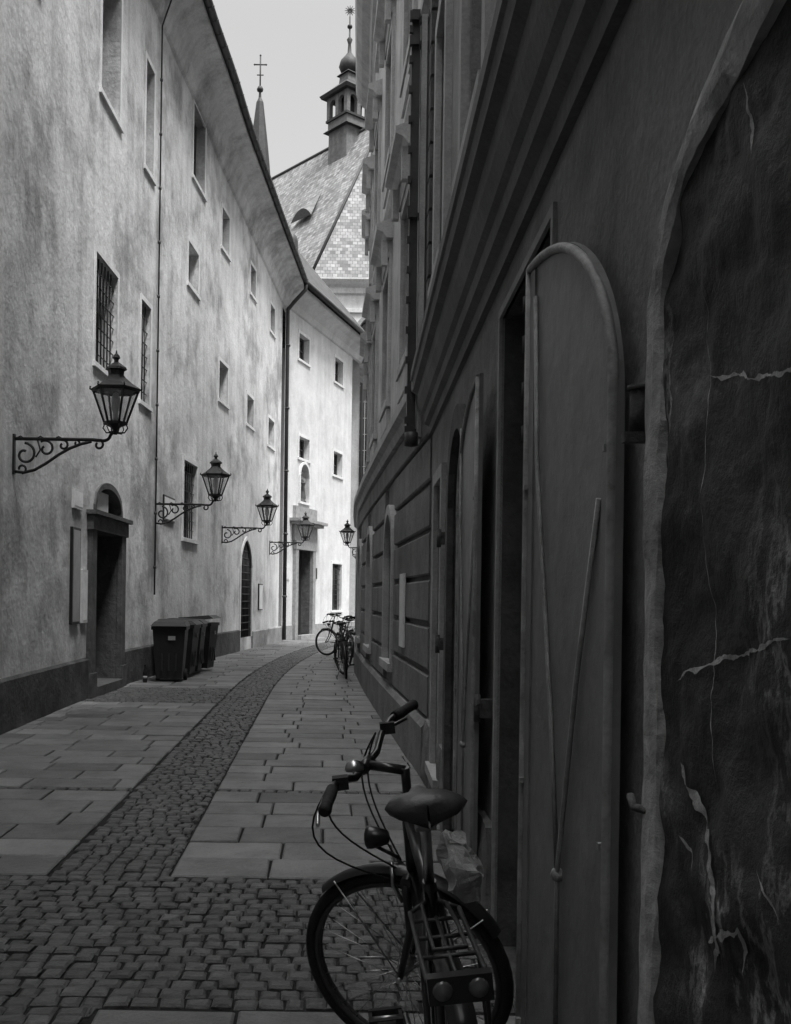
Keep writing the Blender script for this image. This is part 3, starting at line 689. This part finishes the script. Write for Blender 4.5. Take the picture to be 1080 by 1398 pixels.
T.lathe(tc+Vector((0,0,40.7)),[(0,-.18),(.16,-.08),(.18,0),(.16,.08),(0,.18)],10,1)
sc=tc+Vector((0,0,41.8)); T.lathe(sc,[(.14,-.03),(.14,.03)],12,1,Matrix.Rotation(math.pi/2,3,'X'))
for i in range(12):
    a=math.pi*2*i/12; T.tube([sc,sc+Vector((math.cos(a)*.36,0,math.sin(a)*.36))],[.05,.02],4,1)
T.build('ridge_turret',[M_tower,M_copper,M_copper],ch)
sp_=MB(); c0=S(353,275,48.); c0.z=0; ax_=S(349,125,48.); zt=ax_.z; zb=S(357,270,48.).z
sp_.lathe(c0,[(.6,9.),(.6,zb-1.2),(.95,zb-1.),(.9,zb-.6),(.7,zb-.3),(.60,zb+.6),(.52,zb+1.5),(.43,zb+2.4),(.29,zb+3.6),(.17,zb+4.6),(.07,zt-.3),(.05,zt)],8,0,smooth=False)
sp_.lathe(c0,[(.0,zt-.05),(.14,zt+.02),(.16,zt+.12),(.1,zt+.24),(0,zt+.28)],10,0); sp_.tube([c0+Vector((0,0,zt)),c0+Vector((0,0,zt+1.75))],.035,6,0)
sp_.tube([c0+Vector((-.28,0,zt+1.3)),c0+Vector((.28,0,zt+1.3))],.036,6,0); sp_.tube([c0+Vector((-.16,0,zt+.8)),c0+Vector((.16,0,zt+.8))],.03,6,0)
for x,z in ((-.28,1.3),(.28,1.3),(0,1.75)): sp_.lathe(c0+Vector((x,0,zt+z)),[(0,-.06),(.06,0),(0,.06)],6,0)
sp_.build('chapel_spire',[M_copper])
# ================================================================ ground & paving
q=MB(); q.face([(-250,-60,-.014),(250,-60,-.014),(250,400,-.014),(-250,400,-.014)],0); q.build('ground',[M_grout])
def sx(Y): return 0. if Y<15 else .0048*(Y-15)**2
def stone(mb,x0,x1,y0,y1,z,ch_,jit,tone,m=0):
    j=lambda:(random.random()-.5)*2*jit
    c=[(x0+j(),y0+j()),(x1+j(),y0+j()),(x1+j(),y1+j()),(x0+j(),y1+j())]; mx=sum(p[0] for p in c)/4; my=sum(p[1] for p in c)/4
    kx=1-2*ch_/(x1-x0); ky=1-2*ch_/(y1-y0)
    tl=[(random.random()-.5)*.25*ch_ for _ in range(4)]
    b=len(mb.v)
    for p in c: mb.v.append((p[0],p[1],-.03))
    for p in c: mb.v.append((p[0],p[1],z-ch_*.7))
    for i,p in enumerate(c): mb.v.append((mx+(p[0]-mx)*kx,my+(p[1]-my)*ky,z+tl[i]))
    for l in (0,4):
        for i in range(4): mb.add([b+l+i,b+l+(i+1)%4,b+l+4+(i+1)%4,b+l+4+i],m,False,None,tone)
    mb.add([b+8,b+9,b+10,b+11],m,False,None,tone)
cob=MB(); slab=MB(); SL,SR=-1.44,-.80
def rt_(): return max(.02,min(1.,random.gauss(.5,.22)))
def cobrow(y,x0,x1,h=.088):
    x=x0+random.random()*.04
    while x<x1-.03:
        wd=.075+random.random()*.035
        stone(cob,x+.005,min(x+wd,x1)-.005,y+.005+(random.random()-.5)*.008,y+h-.005,random.gauss(0,.0035),.012,.005,rt_()); x+=wd
y=-2.
while y<44:
    h=.088; o=sx(y)
    if 3.62<=y<5.28: cobrow(y,-3.6,1.1)
    else: cobrow(y,SL+o,SR+o)
    if 13.9<=y<16.1: cobrow(y,-3.5,SL+o)
    y+=h
cobrow(7.62,-3.6,SL,.1); cobrow(7.62,SR,1.1,.1)
def slabzone(ya,yb,fx0,fx1,h=.36):
    n=max(1,round((yb-ya)/h)); h=(yb-ya)/n
    for i in range(n):
        y=ya+i*h; x=fx0(y); X1=fx1(y)
        wd=.3+.3*random.random()
        while x<X1-.02:
            e=min(x+wd,X1); 
            if X1-e<.15: e=X1
            stone(slab,x+.007,e-.007,y+.008,y+h-.008,random.gauss(0,.0025),.010,.0025,rt_()); x=e; wd=.5+.28*random.random()
lx=lambda y:-3.6; l1=lambda y:SL+sx(y)-.004; r0=lambda y:SR+sx(y+.3)+.004
for ya,yb in ((-2,3.61),(5.3,7.62),(7.72,13.88),(16.12,44)): slabzone(ya,yb,lx,l1)
for ya,yb in ((-2,3.61),(5.3,7.62),(7.72,26.),(26.,44)): slabzone(ya,yb,r0,(lambda y:1.15) if yb<=26 else (lambda y:6.))
cob.build('cobblestone_paving',[M_cob]); slab.build('stone_slab_pavement',[M_slab])
# ================================================================ wheelie bins
def bin_(x,y,rot,name='wheelie_bin',lid=0.):
    q=MB(); 
    b_=[(-.22,-.25),(.22,-.25),(.22,.25),(-.22,.25)]; t_=[(-.28,-.33),(.28,-.33),(.28,.33),(-.28,.33)]
    q.hexa([(a,b,.06) for a,b in b_]+[(a,b,.93) for a,b in t_],0)
    q.hexa([(a*1.07,b*1.05,.90) for a,b in t_]+[(a*1.07,b*1.05,.96) for a,b in t_],0)
    Mx=Matrix.Translation((0,.33,.965))@Matrix.Rotation(-lid,4,'X')
    L=[Vector(p) for p in ((-.31,-.72,0),(.31,-.72,0),(.31,.04,0),(-.31,.04,0),(-.26,-.62,.07),(.26,-.62,.07),(.26,.0,.09),(-.26,.0,.09))]
    q.hexa([Mx@p for p in L],0)
    q.tube([(-.26,.40,.93),(.26,.40,.93)],.02,6,0)
    for sx_ in (-.24,.24): q.box((sx_,.37,.92),(.04,.08,.06),0); q.lathe((sx_,.24,.10),[(.10,-.03),(.10,.03)],14,1,Matrix.Rotation(math.pi/2,3,'Y'))
    for sx_ in (-.12,0,.12): q.box((sx_,-.285,.45),(.03,.02,.5),0,Matrix.Rotation(-.1,3,'X'))
    q.box((.05,-.325,.76),(.12,.012,.07),2,Matrix.Rotation(-.09,3,'X'))
    q.build(name,[M_bin,M_tyre,M_statue],None,Matrix.Translation((x,y,0))@Matrix.Rotation(rot,4,'Z'))
bin_(-2.63,17.35,.05,lid=.0); bin_(-2.62,18.3,math.radians(85)); bin_(-2.58,19.05,math.radians(88)); bin_(-2.46,19.9,math.radians(80),lid=.12)
q=MB(); q.lathe((-2.99,16.9,0),[(.035,0),(.038,.02),(.038,.17),(.03,.2),(.014,.24),(.013,.3),(.016,.31),(0,.312)],12,0); q.lathe((-2.99,16.9,0),[(.039,.07),(.039,.12)],12,1); q.build('glass_bottle',[M_frame,M_statue])
# ================================================================ bicycles
def bicycle(name,loc,head,lean,steer,full=True,seatz=1.015):
    q=MB(); FR,TY,CHM,SD,RF,BG=0,1,2,3,4,5
    hb=Vector((0,.865,.64)); ht=Vector((0,.80,.88)); ax=(ht-hb).normalized()
    Rm=Matrix.Translation(hb)@Matrix.Rotation(steer,4,ax)@Matrix.Translation(-hb)
    fa=Vector((0,1.005,.345)); ra=Vector((0,0,.345)); bb=Vector((0,.43,.29))
    def X(pts,M): return [M@Vector(p) for p in pts] if M else [Vector(p) for p in pts]
    def wheel(c,M):
        n=48
        q.tube(X([(c.x,c.y+.325*math.cos(2*math.pi*i/n),c.z+.325*math.sin(2*math.pi*i/n)) for i in range(n)],M),.021,8,TY,True)
        for dx in (-.009,.009): q.tube(X([(c.x+dx,c.y+.302*math.cos(2*math.pi*i/n),c.z+.302*math.sin(2*math.pi*i/n)) for i in range(n)],M),.010,6,6,True)
        q.tube(X([(c.x-.05,c.y,c.z),(c.x+.05,c.y,c.z)],M),.02,8,CHM); q.tube(X([(c.x-.075,c.y,c.z),(c.x+.075,c.y,c.z)],M),.008,6,CHM)
        ns=32
        for i in range(ns):
            a=2*math.pi*i/ns; a2=a+(.9 if i%4<2 else -.9); sd=.032 if i%2 else -.032
            q.tube(X([(c.x+sd,c.y+.022*math.cos(a2),c.z+.022*math.sin(a2)),(c.x,c.y+.298*math.cos(a),c.z+.298*math.sin(a))],M),.0014,3,CHM)
    def fender(c,M,a0,a1):
        n=26; prof=[(-.030,-.012),(-.018,.0),(0,.005),(.018,0),(.030,-.012)]
        b=len(q.v)
        for i in range(n+1):
            a=a0+(a1-a0)*i/n
            for dx,dr in prof:
                r=.362+dr; q.v.append(tuple(X([(c.x+dx,c.y+r*math.cos(a),c.z+r*math.sin(a))],M)[0]))
        for i in range(n):
            for k in range(4): q.add([b+i*5+k,b+i*5+k+1,b+(i+1)*5+k+1,b+(i+1)*5+k],FR,True)
        for a in (a0+(a1-a0)*.1,a0+(a1-a0)*.9):
            for sd in (-.055,.055): q.tube(X([(c.x+sd,c.y,c.z),(c.x+sd*.5,c.y+.36*math.cos(a),c.z+.36*math.sin(a))],M),.0025,4,CHM)
    wheel(ra,None); wheel(fa,Rm)
    fender(ra,None,math.radians(35),math.radians(200)); fender(fa,Rm,math.radians(60),math.radians(165))
    st=Vector((0,.30,.80)); 
    q.tube([bb,st],.018,10,FR); q.tube([st,(0,.235,seatz-.06)],.013,8,CHM)
    q.tube([hb-ax*.02,ht],.023,10,FR); q.tube([bb,hb+ax*.03],.022,10,FR); q.tube([st-Vector((0,-.02,.04)),ht-ax*.04],.018,10,FR)
    for sd in (-1,1):
        q.tube([(sd*.02,bb.y,bb.z),(sd*.055,.12,.33),(sd*.06,0,.345)],.010,6,FR); q.tube([(sd*.015,st.y,st.z-.03),(sd*.05,.08,.48),(sd*.06,0,.345)],.009,6,FR)
        q.tube(X([(sd*.045,.875,.655),(sd*.05,.915,.50),(sd*.055,1.005,.345)],Rm),[.014,.013,.010],8,FR)
    q.tube(X([(-.055,.872,.66),(.055,.872,.66)],Rm),.018,8,FR)
    q.lathe(bb+Vector((.05,0,0)),[(.095,-.003),(.095,.003)],28,FR,Matrix.Rotation(math.pi/2,3,'Y'))
    q.tube([bb-Vector((.06,0,0)),bb+Vector((.07,0,0))],.022,10,FR)
    q.hexa([(.045,0-.05,.30),(.065,-.05,.30),(.065,.50,.22),(.045,.50,.22),(.045,-.05,.40),(.065,-.05,.40),(.065,.53,.38),(.045,.53,.38)],FR)
    cr=.17; ca=math.radians(20)
    for sd,sg in ((-1,1),(1,-1)):
        e=bb+Vector((sd*.085,sg*cr*math.cos(ca),sg*cr*math.sin(ca))); q.tube([bb+Vector((sd*.075,0,0)),e],.011,6,CHM)
        c=e+Vector((sd*.055,0,0)); q.tube([e,c+Vector((sd*.05,0,0))],.006,6,CHM)
        for dy in (-.035,.035): q.box(c+Vector((0,dy,0)),(.095,.018,.022),TY)
        for dx in (-.042,.042): q.box(c+Vector((dx,0,0)),(.010,.075,.016),TY)
        for dy in (-.046,.046): q.box(c+Vector((0,dy,0)),(.05,.004,.014),RF)
    prof=[(-.13,.0,.055,.0),(-.125,.075,.05,.012),(-.09,.098,.055,.02),(-.04,.092,.055,.018),(.02,.062,.048,.008),(.08,.035,.04,.004),(.13,.026,.034,.002),(.15,.010,.03,-.006)]
    b=len(q.v); K=14
    for yy,hw_,th,dz in prof:
        for k in range(K):
            a=2*math.pi*k/K; cx=math.cos(a); sz=math.sin(a)
            zz=(sz*th*.32 if sz>0 else sz*th*.75)-abs(cx)**3*.012
            q.v.append((max(hw_,.003)*cx,.235+yy,seatz+dz+zz))
    for i in range(len(prof)-1):
        for k in range(K): q.add([b+i*K+k,b+i*K+(k+1)%K,b+(i+1)*K+(k+1)%K,b+(i+1)*K+k],SD,True)
    for sd in (-.022,.022): q.tube([(sd,.235-.1,seatz-.03),(sd,.235-.03,seatz-.055),(sd,.235+.05,seatz-.055),(sd*.5,.235+.12,seatz-.02)],.004,5,CHM)
    q.box((0,.235,seatz-.055),(.05,.04,.03),CHM)
    top=ht+ax*.13; ext=.12 if full else .06; W=1.16 if full else 1.
    q.tube(X([ht,top],Rm),.014,8,FR); q.tube(X([ht-ax*.005,ht+ax*.03],Rm),.026,10,FR)
    hc=top+Vector((0,ext,.03)); q.tube(X([top-ax*.01,hc],Rm),.015,8,FR); q.tube(X([hc-Vector((.03,0,0)),hc+Vector((.03,0,0))],Rm),.020,8,FR)
    for sd in (-W,W):
        P=[hc,hc+Vector((sd*.08,.0,.0)),hc+Vector((sd*.14,-.0,.03)),hc+Vector((sd*.20,-.01,.045)),hc+Vector((sd*.26,-.02,.045)),hc+Vector((sd*.31,-.035,.04))]
        q.tube(X(P,Rm),.0115,8,CHM if not full else FR)
        g0=hc+Vector((sd*.225,-.015,.045)); g1=hc+Vector((sd*.325,-.04,.035))
        q.tube(X([g0,g0.lerp(g1,.3),g0.lerp(g1,.7),g1,g1+(g1-g0).normalized()*.012],Rm),[.017,.018,.016,.019,.012],10,TY)
        q.tube(X([hc+Vector((sd*.17,-.01,.035)),hc+Vector((sd*.20,.04,.01)),hc+Vector((sd*.27,.025,.0)),hc+Vector((sd*.32,.0,-.005))],Rm),.006,6,CHM)
        q.box(X([hc+Vector((sd*.17,-.01,.035))],Rm)[0],(.045,.05,.035),TY)
        c0=hc+Vector((sd*.16,.03,.03))
        for kk in (0,1):
            cp=[]
            for i in range(13):
                k=i/12; cp.append(c0.lerp(Vector((sd*.02,.90,.70-.05*kk)),k)+Vector((sd*(.03+.04*kk)*math.sin(math.pi*k),(.07+.05*kk)*math.sin(math.pi*k),.03*math.sin(math.pi*k))))
            q.tube(X(cp,Rm),.0032,5,TY)
    q.lathe(X([hc+Vector((-.11,-.02,.04))],Rm)[0],[(.026,-.01),(.028,0),(.02,.016),(0,.022)],12,CHM)
    q.lathe(X([Vector((0,.955,.80))],Rm)[0],[(.0,-.06),(.022,-.05),(.036,0),(.036,.012),(.0,.018)],12,FR,(Matrix.Rotation(steer,3,'Z')@Matrix.Rotation(-math.pi/2,3,'X')))
    q.tube(X([(0,.89,.72),(0,.955,.77)],Rm),.006,5,FR); 
    for sd in (-1,1): q.tube(X([(sd*.05,.905,.60),(sd*.052,.915,.66),(sd*.02,.91,.72)],Rm),.007,5,CHM)
    zr=.735; RK=6
    for sd in (-1,1):
        q.tube([(sd*.06,.24,zr+.01),(sd*.062,.0,zr),(sd*.062,-.16,zr),(sd*.05,-.19,zr)],.006,6,RK)
        q.tube([(sd*.07,.0,.36),(sd*.062,-.05,zr)],.005,5,RK); q.tube([(sd*.07,.0,.36),(sd*.062,-.14,zr)],.005,5,RK); q.tube([(sd*.06,.24,zr+.01),(sd*.015,.28,zr+.02)],.006,5,RK)
    for y_ in (.20,.08,-.04,-.14,-.19): q.tube([(-.06,y_,zr),(.06,y_,zr)],.005,5,RK)
    q.tube([(-.03,.22,zr+.03),(-.035,.05,zr+.035),(-.035,-.08,zr+.03),(.035,-.08,zr+.03),(.035,.05,zr+.035),(.03,.22,zr+.03)],.005,6,RK)
    q.tube([(0,.22,zr),(0,-.19,zr)],.005,5,RK)
    q.box((0,-.20,zr-.005),(.13,.03,.055),FR)
    for sd in (-.036,.036): q.lathe((sd,-.213,zr-.005),[(.021,-.008),(.021,.004),(.016,.008),(0,.010)],12,RF,Matrix.Rotation(math.pi/2,3,'X'))
    q.tube([(-.05,.10,.33),(-.10,.04,.18),(-.17,.0,.02)],.009,6,CHM)
    if full:
        b=len(q.v); nu,nv=16,14
        for i in range(nu+1):
            for j in range(nv):
                a=2*math.pi*j/nv; k=i/nu; r=.012+.040*math.sin(math.pi*k)**.6; c=Vector((.050+.02*k,.12-.03*k,seatz-.05-.16*k))
                p=c+Vector((math.cos(a)*r*.8,math.sin(a)*r,0)); nn=noise.noise_vector(p*30.)*.022; q.v.append(tuple(p+nn))
        for i in range(nu):
            for j in range(nv): q.add([b+i*nv+j,b+i*nv+(j+1)%nv,b+(i+1)*nv+(j+1)%nv,b+(i+1)*nv+j],BG,False)
    M=Matrix.Translation(loc)@Matrix.Rotation(head,4,'Z')@Matrix.Rotation(lean,4,'Y')
    return q.build(name,[M_frame,M_tyre,M_chrome,M_saddle,M_reflect,M_bag,M_gutter],None,M)
bicycle('bicycle',Vector((.375,2.19,0)),math.radians(0),math.radians(-7),math.radians(65))
bicycle('bicycle',Vector((.46,18.3,0)),math.radians(2),math.radians(-5),math.radians(18),False)
bicycle('bicycle',Vector((.56,21.4,0)),math.radians(12),math.radians(4),math.radians(-25),False)
bicycle('bicycle',Vector((.74,24.8,0)),math.radians(38),math.radians(4),math.radians(20),False)
# ================================================================ light
SUN_D=Vector((.60,-.74,.0)).normalized(); EL=math.radians(66)
w=bpy.data.worlds.new('World'); scene.world=w; w.use_nodes=True; nt=w.node_tree; bg=nt.nodes['Background']; L=nt.links
sky=nt.nodes.new('ShaderNodeTexSky'); sky.sky_type='NISHITA'; sky.sun_disc=False; sky.sun_elevation=EL; sky.sun_rotation=math.atan2(SUN_D.x,SUN_D.y); sky.dust_density=3.; sky.air_density=1.
bw=nt.nodes.new('ShaderNodeRGBToBW'); L.new(sky.outputs[0],bw.inputs[0])
# cloud veil: CIE-overcast style, brighter towards the zenith
tc=nt.nodes.new('ShaderNodeTexCoord'); sp3=nt.nodes.new('ShaderNodeSeparateXYZ'); L.new(tc.outputs['Generated'],sp3.inputs[0])
mr=nt.nodes.new('ShaderNodeMapRange'); mr.interpolation_type='SMOOTHSTEP'; mr.inputs[1].default_value=.5; mr.inputs[2].default_value=1.; mr.inputs[3].default_value=3.2; mr.inputs[4].default_value=29.; L.new(sp3.outputs['Z'],mr.inputs[0])
ad=nt.nodes.new('ShaderNodeMath'); ad.operation='ADD'; L.new(bw.outputs[0],ad.inputs[0]); L.new(mr.outputs[0],ad.inputs[1])
L.new(ad.outputs[0],bg.inputs[0]); bg.inputs[1].default_value=.13
sd=bpy.data.lights.new('sun','SUN'); sd.energy=5.; sd.angle=math.radians(16); sd.color=(1,1,1)
so=bpy.data.objects.new('sun',sd); scene.collection.objects.link(so)
dirv=Vector((SUN_D.x*math.cos(EL),SUN_D.y*math.cos(EL),math.sin(EL))); so.rotation_euler=dirv.to_track_quat('Z','Y').to_euler(); so.location=dirv*60
cd=bpy.data.cameras.new('camera'); co=bpy.data.objects.new('camera',cd); scene.collection.objects.link(co); scene.camera=co
cd.lens=35; cd.sensor_width=36; cd.sensor_fit='AUTO'; cd.shift_x=100/1398; cd.shift_y=116/1398; cd.clip_start=.05; cd.clip_end=1000
co.matrix_world=Matrix.Translation((0,0,CH))@Matrix.Rotation(math.pi/2,4,'X')@Matrix.Rotation(ROLL,4,'Z')
scene.view_settings.view_transform='Standard'; scene.view_settings.look='None'; scene.view_settings.exposure=0
